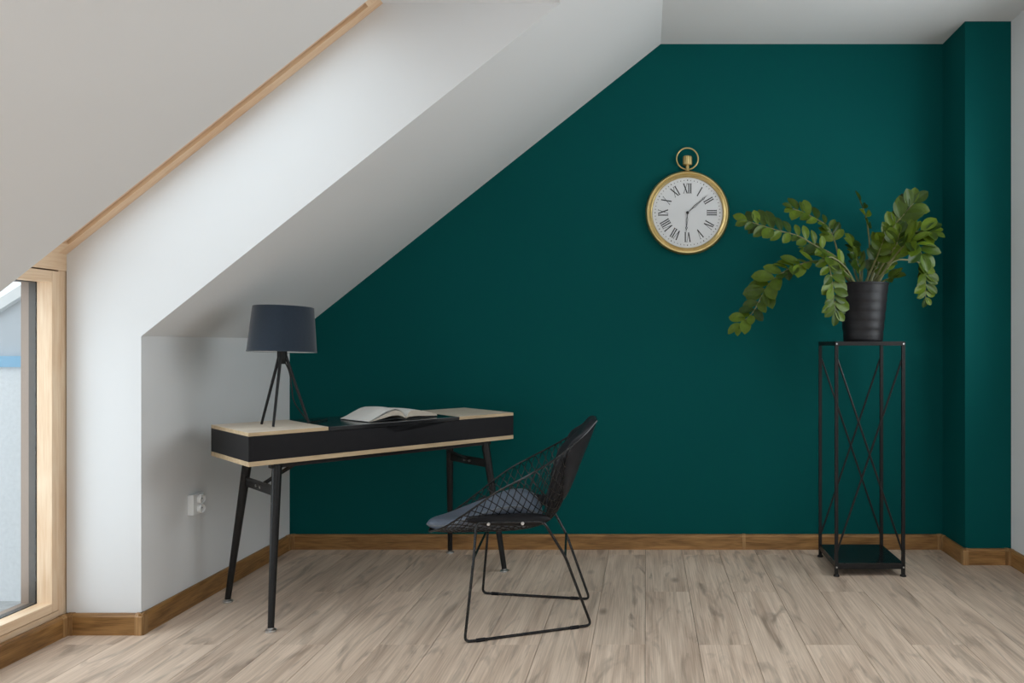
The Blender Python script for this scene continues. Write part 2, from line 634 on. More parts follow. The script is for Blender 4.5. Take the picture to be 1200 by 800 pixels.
# baseboards
BH, BT = 0.0785, 0.016
BPROF = [(0, 0), (BT, 0), (BT, BH - 0.012), (BT - 0.003, BH - 0.004), (BT - 0.008, BH), (0, BH)]


def baseboard(name, p, q, caps=(), joints=()):
    """p to q runs with the room on its left; profile stands off towards the room"""
    p, q = Vector((*p, 0)), Vector((*q, 0))
    d = q - p
    L = d.length
    ang = math.atan2(d.y, d.x)
    bm = bmesh.new()
    add_prism(bm, [(a, b) for a, b in BPROF], 'x', 0, L)
    bmesh.ops.triangulate(bm, faces=[f for f in bm.faces if len(f.verts) > 4])
    o = link_bm(name, bm, M['base'])
    o.location = p
    o.rotation_euler = (0, 0, ang)
    struct(o)
    for t, w in list(caps) + list(joints):
        bm = bmesh.new()
        g = 0.0018
        add_prism(bm, [(0, 0.0), (BT + g, 0.0), (BT + g, BH - 0.011), (BT - 0.007, BH + g), (0, BH + g)], 'x', t - w / 2, t + w / 2)
        bmesh.ops.triangulate(bm, faces=[f for f in bm.faces if len(f.verts) > 4])
        link_bm('corner_cap' if (t, w) in caps else 'joint_cap', bm, M['basecap'], o)
    return o


# room lies to the left of each run
jx = (872 - 757) * (BACK - BT) / 900.0
baseboard('baseboard_back', (COLX, BACK), (KX, BACK), caps=[(0.022, 0.022), (COLX - KX - 0.022, 0.022)], joints=[(COLX - jx, 0.016)])
baseboard('baseboard_left', (KX, BACK), (KX, Y1 - BT), caps=[(0.022 + BT, 0.02), (BACK - Y1 + BT - 0.014, 0.028)])
baseboard('baseboard_recess', (KX + BT, Y1), (WX, Y1), caps=[(0.016, 0.028), (KX - WX - 0.006, 0.022)])
baseboard('baseboard_window', (WX, Y1), (WX, Y0), caps=[(0.03, 0.02)])
baseboard('baseboard_near', (WX, Y0), (KX + BT, Y0))
baseboard('baseboard_front', (KX, Y0 + BT), (KX, Y1 + DY - BT))
baseboard('baseboard_rear', (KX, Y0 + DY + BT), (KX, REAR))
baseboard('baseboard_column', (COLX, COLY - BT), (COLX, BACK), caps=[(0.014, 0.026), (BACK - COLY + BT - 0.034, 0.02)])
baseboard('baseboard_pillar', (RX, COLY), (COLX - BT, COLY), caps=[(0.026, 0.02), (RX - COLX + BT - 0.014, 0.026)])
baseboard('baseboard_right', (RX, REAR), (RX, COLY), caps=[(COLY - REAR - 0.026, 0.02)])

# ------------------------------------------------------------------ windows
w1 = struct(empty('window_1'))
FX = -2.152
box('frame_jamb', (FX - 0.085, 2.813, 0.0), (FX, Y1 + 0.03, 1.343), M['pine_v'], w1)
box('frame_jamb', (FX - 0.085, Y0 - 0.03, 0.0), (FX, 2.092, 1.343), M['pine_v'], w1)
box('frame_sill', (FX - 0.085, 2.092, 0.0), (FX, 2.813, 0.098), M['pine_h'], w1)
box('frame_transom', (FX - 0.085, Y0 - 0.03, 1.343), (WX - 0.0005, Y1 + 0.03, 1.408), M['pine_h'], w1, bev=0.002)
box('sash_stile', (-2.2015, 2.775, 0.102), (WX, 2.810, 1.338), M['pine_v'], w1, bev=0.0025)
box('sash_stile', (-2.2015, 2.095, 0.102), (WX, 2.130, 1.338), M['pine_v'], w1, bev=0.0025)
box('sash_rail', (-2.2015, 2.130, 0.102), (WX, 2.775, 0.136), M['pine_h'], w1, bev=0.0025)
box('sash_rail', (-2.2015, 2.130, 1.298), (WX, 2.775, 1.338), M['pine_h'], w1, bev=0.0025)
for nm, x0, x1, mm in (('gasket', -2.229, -2.205, 'gasket'), ('outer_cladding', -2.257, -2.229, 'clad')):
    bm = bmesh.new()
    add_box(bm, (x0, 2.773, 0.10), (x1, 2.813, 1.34))
    add_box(bm, (x0, 2.092, 0.10), (x1, 2.132, 1.34))
    add_box(bm, (x0, 2.132, 0.10), (x1, 2.773, 0.138))
    add_box(bm, (x0, 2.132, 1.296), (x1, 2.773, 1.34))
    bmesh.ops.remove_doubles(bm, verts=bm.verts[:], dist=0.0025)
    link_bm(nm, bm, M[mm], w1)
box('glass_pane', (-2.206, 2.132, 0.138), (-2.202, 2.773, 1.296), M['glass'], w1)

w2 = struct(empty('window_2'))
TH = math.atan(SL)
LS = (HZ - zo) / math.sin(TH)


def sloped(name, s0, s1, ya, yb, a, b, m, bev=0.0):
    """member along the pitch: s up the slope from the transom, a..b outwards from the plane of the frame"""
    bm = bmesh.new()
    L = s1 - s0
    add_box(bm, (-L / 2, ya, a), (L / 2, yb, b), bev)
    o = link_bm(name, bm, m, w2)
    sm = (s0 + s1) / 2
    o.location = (WX + math.cos(TH) * sm, 0, zo + math.sin(TH) * sm)
    o.rotation_euler = (0, -TH, 0)
    return o


sloped('frame_side', -0.02, LS, 2.803, Y1 + 0.03, 0.0, 0.09, M['pine_s'])
sloped('frame_side', -0.02, LS, Y0 - 0.03, 2.102, 0.0, 0.09, M['pine_s'])
sloped('frame_bottom', -0.02, 0.05, 2.102, 2.803, 0.0, 0.09, M['pine_h'])
sloped('frame_top', LS - 0.05, LS, 2.102, 2.803, 0.0, 0.09, M['pine_h'])
sloped('sash_side', 0.05, LS - 0.05, 2.752, 2.800, 0.012, 0.07, M['pine_s'], 0.003)
sloped('sash_side', 0.05, LS - 0.05, 2.105, 2.153, 0.012, 0.07, M['pine_s'], 0.003)
sloped('sash_bottom', 0.05, 0.11, 2.153, 2.752, 0.012, 0.07, M['pine_h'], 0.003)
sloped('sash_top', LS - 0.11, LS - 0.05, 2.153, 2.752, 0.012, 0.07, M['pine_h'], 0.003)
sloped('glass_pane', 0.11, LS - 0.11, 2.153, 2.752, 0.045, 0.05, M['glass'])

for src, nm in ((w1, 'added_window_5'), (w2, 'added_window_6')):  # unseen copies of the window pair, added to brighten the room
    dst = struct(empty(nm, (0, DY, 0)))
    for part in list(src.children):
        c = part.copy()
        C.objects.link(c)
        c.parent = dst

w3 = struct(empty('added_window_3'))  # unseen glazed doors, added for fill from behind
box('frame_jamb', (-0.9, REAR - 0.12, 0), (-0.83, REAR - 0.03, 2.3), M['pine_v'], w3)
box('frame_jamb', (1.53, REAR - 0.12, 0), (1.6, REAR - 0.03, 2.3), M['pine_v'], w3)
box('frame_post', (0.315, REAR - 0.12, 0.07), (0.385, REAR - 0.03, 2.23), M['pine_v'], w3)
box('frame_rail', (-0.83, REAR - 0.12, 0), (1.53, REAR - 0.03, 0.07), M['pine_h'], w3)
box('frame_rail', (-0.83, REAR - 0.12, 2.23), (1.53, REAR - 0.03, 2.3), M['pine_h'], w3)
box('glass_pane', (-0.83, REAR - 0.08, 0.07), (0.315, REAR - 0.075, 2.23), M['glass'], w3)
box('glass_pane', (0.385, REAR - 0.08, 0.07), (1.53, REAR - 0.075, 2.23), M['glass'], w3)

w4 = struct(empty('added_window_4'))  # unseen side window, added to light the slope and floor
box('frame_jamb', (RX + 0.04, 1.95, 0.9), (RX + 0.12, 2.01, 2.2), M['pine_v'], w4)
box('frame_jamb', (RX + 0.04, 3.39, 0.9), (RX + 0.12, 3.45, 2.2), M['pine_v'], w4)
box('frame_rail', (RX + 0.04, 2.01, 0.9), (RX + 0.12, 3.39, 0.96), M['pine_h'], w4)
box('frame_rail', (RX + 0.04, 2.01, 2.14), (RX + 0.12, 3.39, 2.2), M['pine_h'], w4)
box('glass_pane', (RX + 0.078, 2.01, 0.96), (RX + 0.083, 3.39, 2.14), M['glass'], w4)

# outside the window: balcony floor, plastered side wall with a flashing, grey cheek with a sloping white trim
struct(box('floor_balcony', (-5.5, -2.65, -0.12), (-2.26, 3.5, -0.03), M['paving']))
wb = struct(box('wall_balcony', (-5.5, 3.3, -0.03), (-2.31, 3.5, 0.975), M['stucco']))
fc = box('flashing', (-5.5, 3.285, 0.975), (-2.31, 3.5, 1.022), M['bluecap'], wb)
fc.location -= wb.location
pn = prism('side_cladding', [(-3.12, 1.022), (-2.31, 1.022), (-2.31, 1.532)], 'y', 3.32, 3.48, M['greypanel'], wb)
pn.location = -wb.location
bm = bmesh.new()
add_prism(bm, [(-3.16, 1.0), (-3.12, 1.0), (-2.31, 1.51), (-2.31, 1.56), (-3.16, 1.025)], 'y', 3.29, 3.5)
bmesh.ops.triangulate(bm, faces=[f for f in bm.faces if len(f.verts) > 4])
tr = link_bm('sloping_trim', bm, M['plastic'], wb)
tr.location = -wb.location

# ------------------------------------------------------------------ desk
dk = thing('writing_desk', 'black lacquered writing desk with pale plywood lids and splayed black legs', 'desk', (-1.205, 3.412, 0), R(46))
HL, HD = 0.597, 0.212
ZT, ZB = 0.745, 0.619
zb1, zl = ZB + 0.018, ZT - 0.014
LX = HL * 0.5          # lids end here, flap in between
T = 0.016


def dbox(name, lo, hi, m, bev=0.0):
    return box(name, lo, hi, m, dk, bev)


bb = dbox('bottom_board', (-HL, -HD, ZB), (HL, HD, zb1), M['plyedge'], 0.0008)
dbox('side_panel', (-HL, -HD, zb1), (-HL + T, HD, zl), M['black_lac'], 0.0008)
dbox('side_panel', (HL - T, -HD, zb1), (HL, HD, zl), M['black_lac'], 0.0008)
dbox('back_panel', (-HL + T, HD - T, zb1), (HL - T, HD, zl), M['black_lac'])
dbox('divider', (-LX - 0.006, -HD + T, zb1), (-LX + 0.006, HD - T, zl), M['black_lac'])
dbox('divider', (LX - 0.006, -HD + T, zb1), (LX + 0.006, HD - T, zl), M['black_lac'])
# front panel, cut lower under the flap and scooped in the middle for the fingers
zg = ZT - 0.021
pts = [(-HL + T, zb1), (HL - T, zb1), (HL - T, zl), (LX, zl), (LX, zg)]
nr = 0.05
for k in range(13):
    a = math.pi * k / 12
    pts.append((nr * math.cos(a), zg - 0.024 * math.sin(a)))
pts += [(-LX, zg), (-LX, zl), (-HL + T, zl)]
prism('front_panel', pts, 'y', -HD, -HD + T, M['black_lac'], dk)
for s in (-1, 1):
    lo, hi = sorted((s * HL, s * (LX + 0.001)))
    bm = bmesh.new()
    add_box(bm, (lo, -HD, zl), (hi, HD, ZT), 0.0008)
    for f in bm.faces:
        f.material_index = 0 if abs(f.normal.z) > 0.8 else 1
    link_bm('lid', bm, None, dk, mats=[M['ply'], M['plyedge']])['label'] = 'pale plywood lid'
fp = dbox('flap', (-LX + 0.001, -HD, ZT - 0.0185), (LX - 0.001, HD - 0.002, ZT - 0.0005), M['black_gloss'], 0.001)
fp['label'] = 'glossy black middle flap'
# underframe and legs
dbox('underframe_rail', (-0.50, -0.165, ZB - 0.022), (0.50, -0.135, ZB), M['black_metal'])
dbox('underframe_rail', (-0.50, 0.135, ZB - 0.022), (0.50, 0.165, ZB), M['black_metal'])
for sx in (-1, 1):
    for sy in (-1, 1):
        top = Vector((sx * 0.475, sy * 0.155, ZB - 0.012))
        ft = Vector((sx * 0.527, sy * 0.236, 0.014))
        lg = cyl_between('leg', top, ft, 0.0185, 0.0115, M['black_metal'], dk, 20)
        pf = [(0.0, 0.0), (0.0195, 0.0), (0.0205, 0.003), (0.0195, 0.007), (0.011, 0.011), (0.010, 0.02), (0.0, 0.02)]
        f_ = lathe('foot', pf, M['steel'], lg, 24, (ft.x, ft.y, 0.0))
        f_['label'] = 'steel levelling foot'
    # bent plate between the two legs of an end, with a strut up to the underframe
    zc = 0.507
    t = (ZB - 0.012 - zc) / (ZB - 0.026)
    xx = sx * (0.475 + 0.052 * t)
    yy = 0.155 + 0.081 * t
    cb = box('crossbar', (xx - 0.004, -yy, zc - 0.019), (xx + 0.004, yy, zc + 0.019), M['black_metal'], dk, 0.001)
    bm = bmesh.new()
    for yb in (-0.022, 0.022):
        add_tube(bm, [(xx - sx * 0.012 - cb.location.x, yb, 0), (xx + sx * 0.009 - cb.location.x, yb, 0)], 0.006, 8)
    link_bm('bolt', bm, M['steel'], cb, smooth=True)['kind'] = 'stuff'
    bm = bmesh.new()
    p, q = Vector((xx, 0, zc)), Vector((xx - sx * 0.19, 0, ZB - 0.01))
    d = (q - p).normalized()
    n = d.cross(Vector((0, 1, 0))).normalized()
    w, th = 0.013, 0.004
    vv = []
    for pt in (p, q):
        for a, b in ((-1, -1), (1, -1), (1, 1), (-1, 1)):
            vv.append(bm.verts.new(pt + Vector((0, 1, 0)) * w * a + n * th * b))
    for f in ((0, 1, 2, 3), (7, 6, 5, 4), (0, 4, 5, 1), (1, 5, 6, 2), (2, 6, 7, 3), (3, 7, 4, 0)):
        bm.faces.new([vv[i] for i in f])
    link_bm('strut', bm, M['black_metal'], dk)

# ------------------------------------------------------------------ desk lamp
LPX, LPY = -1.480, 3.124
lp = thing('table_lamp', 'dark navy drum lamp on a black wooden tripod at the left end of the desk', 'lamp', (LPX, LPY, ZT))
prof = [(0.1305, 0.0), (0.1145, 0.183), (0.1125, 0.183), (0.1285, 0.0)]
sh = lathe('shade', prof, M['shade'], lp, 64, (0, 0, 0), closed=True)
sh.location = (0, 0, 0.296)
sh.rotation_euler = (R(-2.4), R(0.8), 0)
lathe('lining', [(0.1282, 0.001), (0.1122, 0.182), (0.1116, 0.182), (0.1276, 0.001)], M['lining'], sh, 64, closed=True)
tube('rim', [Vector((0.1302 * math.cos(2 * math.pi * k / 48), 0.1302 * math.sin(2 * math.pi * k / 48), 0.002)) for k in range(48)], 0.0017, M['shade'], sh, 6, True)
bm = bmesh.new()
for k in range(3):
    a = 2 * math.pi * k / 3
    add_tube(bm, [(0.012 * math.cos(a), 0.012 * math.sin(a), 0.155), (0.113 * math.cos(a), 0.113 * math.sin(a), 0.172)], 0.002, 6)
link_bm('shade_carrier', bm, M['black_metal'], sh)['kind'] = 'stuff'
lathe('bulb', [(0, 0.145), (0.012, 0.143), (0.026, 0.125), (0.029, 0.108), (0.022, 0.086), (0.013, 0.068), (0.013, 0.05), (0, 0.05)], M['lining'], lp, 24, (0, 0, 0.27))
lathe('socket', [(0, 0), (0.019, 0), (0.019, 0.03), (0.015, 0.034), (0.015, 0.062), (0, 0.062)], M['black_metal'], lp, 24, (0, 0, 0.272))
lathe('hub', [(0, 0), (0.012, 0.0), (0.014, 0.004), (0.014, 0.03), (0, 0.03)], M['black_metal'], lp, 20, (0, 0, 0.248))
for fx, fy in ((-0.094, 0.020), (0.004, -0.083), (0.086, 0.052)):
    d = Vector((fx, fy, 0)).normalized()
    cyl_between('tripod_leg', (d.x * 0.012, d.y * 0.012, 0.285), (fx, fy, 0.0015), 0.0062, 0.0050, M['black_metal'], lp, 12)
cp = catmull([(0.006, 0.004, 0.262), (0.022, 0.015, 0.215), (0.030, 0.02, 0.15), (0.036, 0.03, 0.09), (0.07, 0.06, 0.02), (0.085, 0.075, 0.004), (0.095, 0.12, 0.0035), (0.10, 0.20, 0.0035)], 40)
tube('cord', cp, 0.0026, M['black_metal'], lp, 8)

# ------------------------------------------------------------------ open book
bk = thing('open_book', 'open book with blank cream pages lying on the glossy black desk flap', 'book', (-1.050, 3.365, ZT), R(51))
# local x across the spread, y from the near edge to the far edge
BLEN = 0.222
top_l = [(-0.006, 0.010), (-0.020, 0.030), (-0.042, 0.041), (-0.075, 0.038), (-0.115, 0.024), (-0.150, 0.010), (-0.180, 0.003)]
bot_l = [(-0.004, 0.004), (-0.016, 0.012), (-0.042, 0.020), (-0.075, 0.019), (-0.115, 0.011), (-0.150, 0.005), (-0.180, 0.0015)]
top_r = [(0.002, 0.010), (0.012, 0.028), (0.030, 0.036), (0.060, 0.035), (0.095, 0.029), (0.130, 0.020), (0.160, 0.010)]
bot_r = [(0.001, 0.004), (0.010, 0.008), (0.030, 0.010), (0.060, 0.010), (0.095, 0.008), (0.130, 0.006), (0.160, 0.004)]


def block(name, top, bot, m1, m2, parent):
    bm = bmesh.new()
    tp = catmull([(x, 0, z) for x, z in top], 18)
    bt = catmull([(x, 0, z) for x, z in bot], 18)
    NY = 8
    grid = []
    for j in range(NY + 1):
        y = BLEN * j / NY
        lift = 0.004 * math.sin(math.pi * j / NY)
        grid.append(([bm.verts.new((p.x, y, p.z + lift * (p.z / 0.04))) for p in tp], [bm.verts.new((p.x, y, p.z)) for p in bt]))
    for j in range(NY):
        for i in range(18):
            bm.faces.new((grid[j][0][i], grid[j][0][i + 1], grid[j + 1][0][i + 1], grid[j + 1][0][i])).material_index = 0
            bm.faces.new((grid[j][1][i], grid[j + 1][1][i], grid[j + 1][1][i + 1], grid[j][1][i + 1])).material_index = 1
        for i in (0, 18):
            bm.faces.new((grid[j][0][i], grid[j + 1][0][i], grid[j + 1][1][i], grid[j][1][i])).material_index = 1
    for j in (0, NY):
        for i in range(18):
            bm.faces.new((grid[j][0][i], grid[j][1][i], grid[j][1][i + 1], grid[j][0][i + 1])).material_index = 1
    return link_bm(name, bm, None, parent, smooth=True, mats=[m1, m2])


block('page_block', top_l, bot_l, M['page'], M['pageedge'], bk)
block('page_block', top_r, bot_r, M['page'], M['pageedge'], bk)
# one loose leaf standing a little off the left block
lf_t = [(-0.005, 0.012), (-0.024, 0.037), (-0.050, 0.047), (-0.085, 0.044), (-0.125, 0.028), (-0.160, 0.012), (-0.184, 0.0035)]
lf_b = [(x, z - 0.0006) for x, z in lf_t]
block('loose_page', lf_t, lf_b, M['page'], M['page'], bk)
cv_t = [(-0.183, 0.0014), (-0.12, 0.0035), (-0.06, 0.006), (-0.015, 0.003), (0.0, 0.0022), (0.03, 0.0025), (0.163, 0.0026)]
cv_b = [(x, max(z - 0.0016, 0.0)) for x, z in cv_t]
block('cover', cv_t, cv_b, M['cover'], M['cover'], bk)

# ------------------------------------------------------------------ wire chair
ch = thing('wire_chair', 'black wire mesh armchair with dark leather pads drawn up to the desk', 'chair', (-0.449, 3.047, 0), math.atan2(-0.094, -0.995))
CC = [(0.40, 0.350), (0.31, 0.343), (0.21, 0.341), (0.10, 0.342), (0.0, 0.352), (-0.08, 0.390), (-0.14, 0.50), (-0.20, 0.65), (-0.25, 0.775)]
EE = [(0.385, 0.07, 0.355), (0.315, 0.17, 0.395), (0.22, 0.225, 0.462), (0.12, 0.258, 0.535), (0.02, 0.268, 0.588), (-0.08, 0.238, 0.642), (-0.155, 0.185, 0.692), (-0.21, 0.14, 0.735), (-0.25, 0.09, 0.775)]


def spline(arr, s):
    n = len(arr) - 1
    x = s * n
    k = max(0, min(int(math.floor(x)), n - 1))
    t = x - k
    g = lambda i: Vector(arr[i]) if 0 <= i <= n else (Vector(arr[0]) * 2 - Vector(arr[1]) if i < 0 else Vector(arr[n]) * 2 - Vector(arr[n - 1]))
    p0, p1, p2, p3 = g(k - 1), g(k), g(k + 1), g(k + 2)
    if t < 0 or t > 1:
        return p1.lerp(p2, t)
    return 0.5 * ((2 * p1) + (p2 - p0) * t + (2 * p0 - 5 * p1 + 4 * p2 - p3) * t * t + (3 * p1 - p0 - 3 * p2 + p3) * t ** 3)


CC3 = [(u, z, 0) for u, z in CC]


def S(s, t):
    c = spline(CC3, s)
    e = spline(EE, s)
    q = abs(t) ** 2.1
    return Vector((c.x + (e.x - c.x) * q, e.y * t, c.y + (e.z - c.y) * q))


def SN(s, t):
    d = 0.004
    a = S(s + d, t) - S(s - d, t)
    b = S(s, t + d) - S(s, t - d)
    n = a.cross(b)
    n = n.normalized() if n.length > 1e-9 else Vector((0, 0, 1))
    if n.z < 0 and s < 0.5:
        n = -n
    if s >= 0.5 and n.x < 0:
        n = -n
    return n


# rim: nose, near edge, top, far edge
rim = [S(0, -1 + 2 * k / 10) for k in range(10)] + [S(k / 40, 1) for k in range(40)] + [S(1, 1 - 2 * k / 10) for k in range(10)] + [S(1 - k / 40, -1) for k in range(40)]
tube('rim_wire', rim, 0.0038, M['wire'], ch, 8, True)
bm = bmesh.new()
A, B = 27.0, 7.5
for sg in (1, -1):
    lo, hi = -B, A + B
    k = math.ceil(lo)
    while k <= hi:
        ph = k + 0.5
        t0, t1 = max(-1, (ph - A) / B), min(1, ph / B)
        if t1 - t0 > 0.03:
            pl = []
            for i in range(23):
                t = t0 + (t1 - t0) * i / 22
                pl.append(S((ph - B * t) / A, sg * t))
            add_tube(bm, pl, 0.0019, 5)
        k += 1
link_bm('wire_mesh', bm, M['wire'], ch, smooth='all')['kind'] = 'stuff'


def pad(name, s0, s1, tw, th, gap, m, over=0.0, ex=4.0):
    """padded cushion on the shell: rounded outline in (s, t), thickness falling off at its edge"""
    bm = bmesh.new()
    NR, NA = 14, 56
    sc, sh_ = (s0 + s1) / 2, (s1 - s0) / 2
    tops, bots = [], []
    for i in range(1, NR + 1):
        r = i / NR
        r = math.sin(r * math.pi / 2)
        ta, ba = [], []
        for k in range(NA):
            a = 2 * math.pi * k / NA
            ca, sa = math.cos(a), math.sin(a)
            f = (abs(ca) ** ex + abs(sa) ** ex) ** (-1 / ex)
            s, t = sc + sh_ * r * f * ca, tw * r * f * sa
            p, n = S(s, t), SN(s, t)
            h = th * max(0.0, 1 - r ** 7) ** 0.5
            ta.append(bm.verts.new(p + n * (gap + th * 0.35 + h * 0.65)))
            ba.append(bm.verts.new(p + n * (gap + th * 0.35 - h * 0.35)))
        tops.append(ta)
        bots.append(ba)
    p, n = S(sc, 0), SN(sc, 0)
    ct, cb_ = bm.verts.new(p + n * (gap + th)), bm.verts.new(p + n * gap)
    for k in range(NA):
        j = (k + 1) % NA
        bm.faces.new((ct, tops[0][k], tops[0][j]))
        bm.faces.new((cb_, bots[0][j], bots[0][k]))
        for i in range(NR - 1):
            bm.faces.new((tops[i][k], tops[i + 1][k], tops[i + 1][j], tops[i][j]))
            bm.faces.new((bots[i][k], bots[i][j], bots[i + 1][j], bots[i + 1][k]))
        bm.faces.new((tops[-1][k], bots[-1][k], bots[-1][j], tops[-1][j]))
    edge = [(v.co + w.co) / 2 for v, w in zip(tops[-1], bots[-1])]
    bmesh.ops.remove_doubles(bm, verts=bm.verts[:], dist=1e-5)
    o = link_bm(name, bm, m, ch, smooth='all')
    if name == 'seat_pad':
        tube('piping', edge, 0.0030, M['grey_piping'], o, 6, True)
    return o


pad('seat_pad', -0.015, 0.565, 0.76, 0.050, 0.003, M['leather'], ex=3.2)
pad('back_pad', 0.60, 0.94, 0.95, 0.034, 0.003, M['leather_dark'], ex=3.6)
pad('back_sleeve', 0.70, 1.005, 1.04, 0.038, -0.008, M['leather_dark'], ex=7.0)
# base: one bent rod per side, held apart by two braces
for sd in (1, -1):
    bp = fillet([(0.195, 0.205 * sd, 0.416), (0.2, 0.24 * sd, 0.295), (0.228, 0.274 * sd, 0.0055), (-0.228, 0.150 * sd, 0.0055), (-0.13, 0.18 * sd, 0.276), (-0.05, 0.205 * sd, 0.416)], 0.022)
    bp = fillet([(0.0, 0.207 * sd, 0.416), (0.195, 0.205 * sd, 0.416), (0.2, 0.24 * sd, 0.295), (0.228, 0.274 * sd, 0.0055), (-0.228, 0.150 * sd, 0.0055), (-0.13, 0.18 * sd, 0.276), (-0.05, 0.205 * sd, 0.416), (0.0, 0.207 * sd, 0.416)], 0.022)
    rod = tube('base_rod', bp, 0.0052, M['wire'], ch, 10)
    for f in (0.12, 0.86):
        c = Vector((0.228, 0.274 * sd, 0)).lerp(Vector((-0.228, 0.150 * sd, 0)), f)
        d = Vector((-0.456, -0.124 * sd, 0)).normalized()
        tube('glide', [c - d * 0.016 + Vector((0, 0, 0.0052)), c + d * 0.016 + Vector((0, 0, 0.0052))], 0.0075, M['black_lac'], rod, 8)
    for u in (0.150, 0.026):
        tube('screw', [(u, 0.208 * sd, 0.412), (u, 0.217 * sd, 0.412)], 0.006, M['steel'], rod, 10)
    bm = bmesh.new()
    add_tube(bm, [(0.235, 0.176 * sd, 0.424), (0.215, 0.180 * sd, 0.423), (0.15, 0.184 * sd, 0.421), (0.0, 0.185 * sd, 0.419), (-0.05, 0.182 * sd, 0.418), (-0.075, 0.178 * sd, 0.418)], [0.003, 0.014, 0.021, 0.025, 0.020, 0.003], 12)
    link_bm('rubber_mount', bm, M['black_lac'], rod, smooth=True)
for u, z, w in ((0.2, 0.295, 0.24), (-0.13, 0.276, 0.18)):
    tube('brace', [(u, w, z), (u, -w, z)], 0.0045, M['wire'], ch, 10)

# ------------------------------------------------------------------ plant stand
PX, PY = 1.0355, 3.7185
st = thing('plant_stand', 'tall black metal plant stand with crossed braces and a low shelf', 'stand', (PX, PY, 0))
HW, HP, LEG = 0.1545, 0.1645, 0.0075
ZP = 1.086
for sx in (-1, 1):
    for sy in (-1, 1):
        x, y = sx * HW, sy * HP
        lg = box('leg', (x - LEG, y - LEG, 0.006), (x + LEG, y + LEG, ZP - 0.001), M['black_metal'], st, 0.001)
        f_ = lathe('foot', [(0, 0), (0.0145, 0), (0.0145, 0.004), (0.010, 0.010), (0, 0.010)], M['black_metal'], lg, 16)
        f_.location = (0, 0, -lg.location.z)
        bm = bmesh.new()
        for z in (ZP - 0.011, 0.043):
            add_tube(bm, [(0, -LEG - 0.002, z - lg.location.z), (0, 0, z - lg.location.z)], 0.0042, 8)
        link_bm('bolt', bm, M['steel'], lg, smooth=True)['kind'] = 'stuff'
box('top_plate', (-HW - LEG, -HP - LEG - 0.0005, ZP - 0.019), (HW + LEG, HP + LEG, ZP), M['black_metal'], st, 0.001)
box('shelf', (-HW - 0.002, -HP - 0.002, 0.056), (HW + 0.002, HP + 0.002, 0.0615), M['black_gloss'], st)
for sy in (-1, 1):
    box('shelf_rail', (-HW + LEG, sy * HP - 0.003, 0.034), (HW - LEG, sy * HP + 0.003, 0.056), M['black_metal'], st)
for sx in (-1, 1):
    box('shelf_rail', (sx * HW - 0.003, -HP + LEG, 0.034), (sx * HW + 0.003, HP - LEG, 0.056), M['black_metal'], st)
for sy in (-1, 1):
    for s, off in ((1, -0.0035), (-1, 0.0035)):
        a = Vector((-s * (HW - LEG + 0.002), sy * HP + off, 1.0))
        b = Vector((s * (HW - LEG + 0.002), sy * HP + off, 0.118))
        tube('cross_brace', [a, b], 0.0048, M['black_metal'], st, 8)

# ------------------------------------------------------------------ potted plant
pp = thing('potted_plant', 'glossy green ZZ plant with arching stems in a black ribbed pot', 'plant', (1.040, 3.68, ZP))
prof = [(0, 0), (0.088, 0), (0.0905, 0.003)]
for k in range(1, 24):
    z = 0.003 + 0.262 * k / 24
    r = 0.0905 + 0.026 * k / 24
    prof.append((r - (0.0032 if k % 4 == 0 else 0.0), z))
prof += [(0.1175, 0.268), (0.1205, 0.270), (0.1205, 0.278), (0.116, 0.279), (0.113, 0.262), (0.113, 0.25)]
prof += [(0.09, 0.015), (0, 0.015)]
lathe('pot', prof, M['pot'], pp, 56)
lathe('soil', [(0, 0.262), (0.04, 0.264), (0.08, 0.26), (0.112, 0.256), (0.112, 0.24), (0, 0.24)], M['soil'], pp, 32)

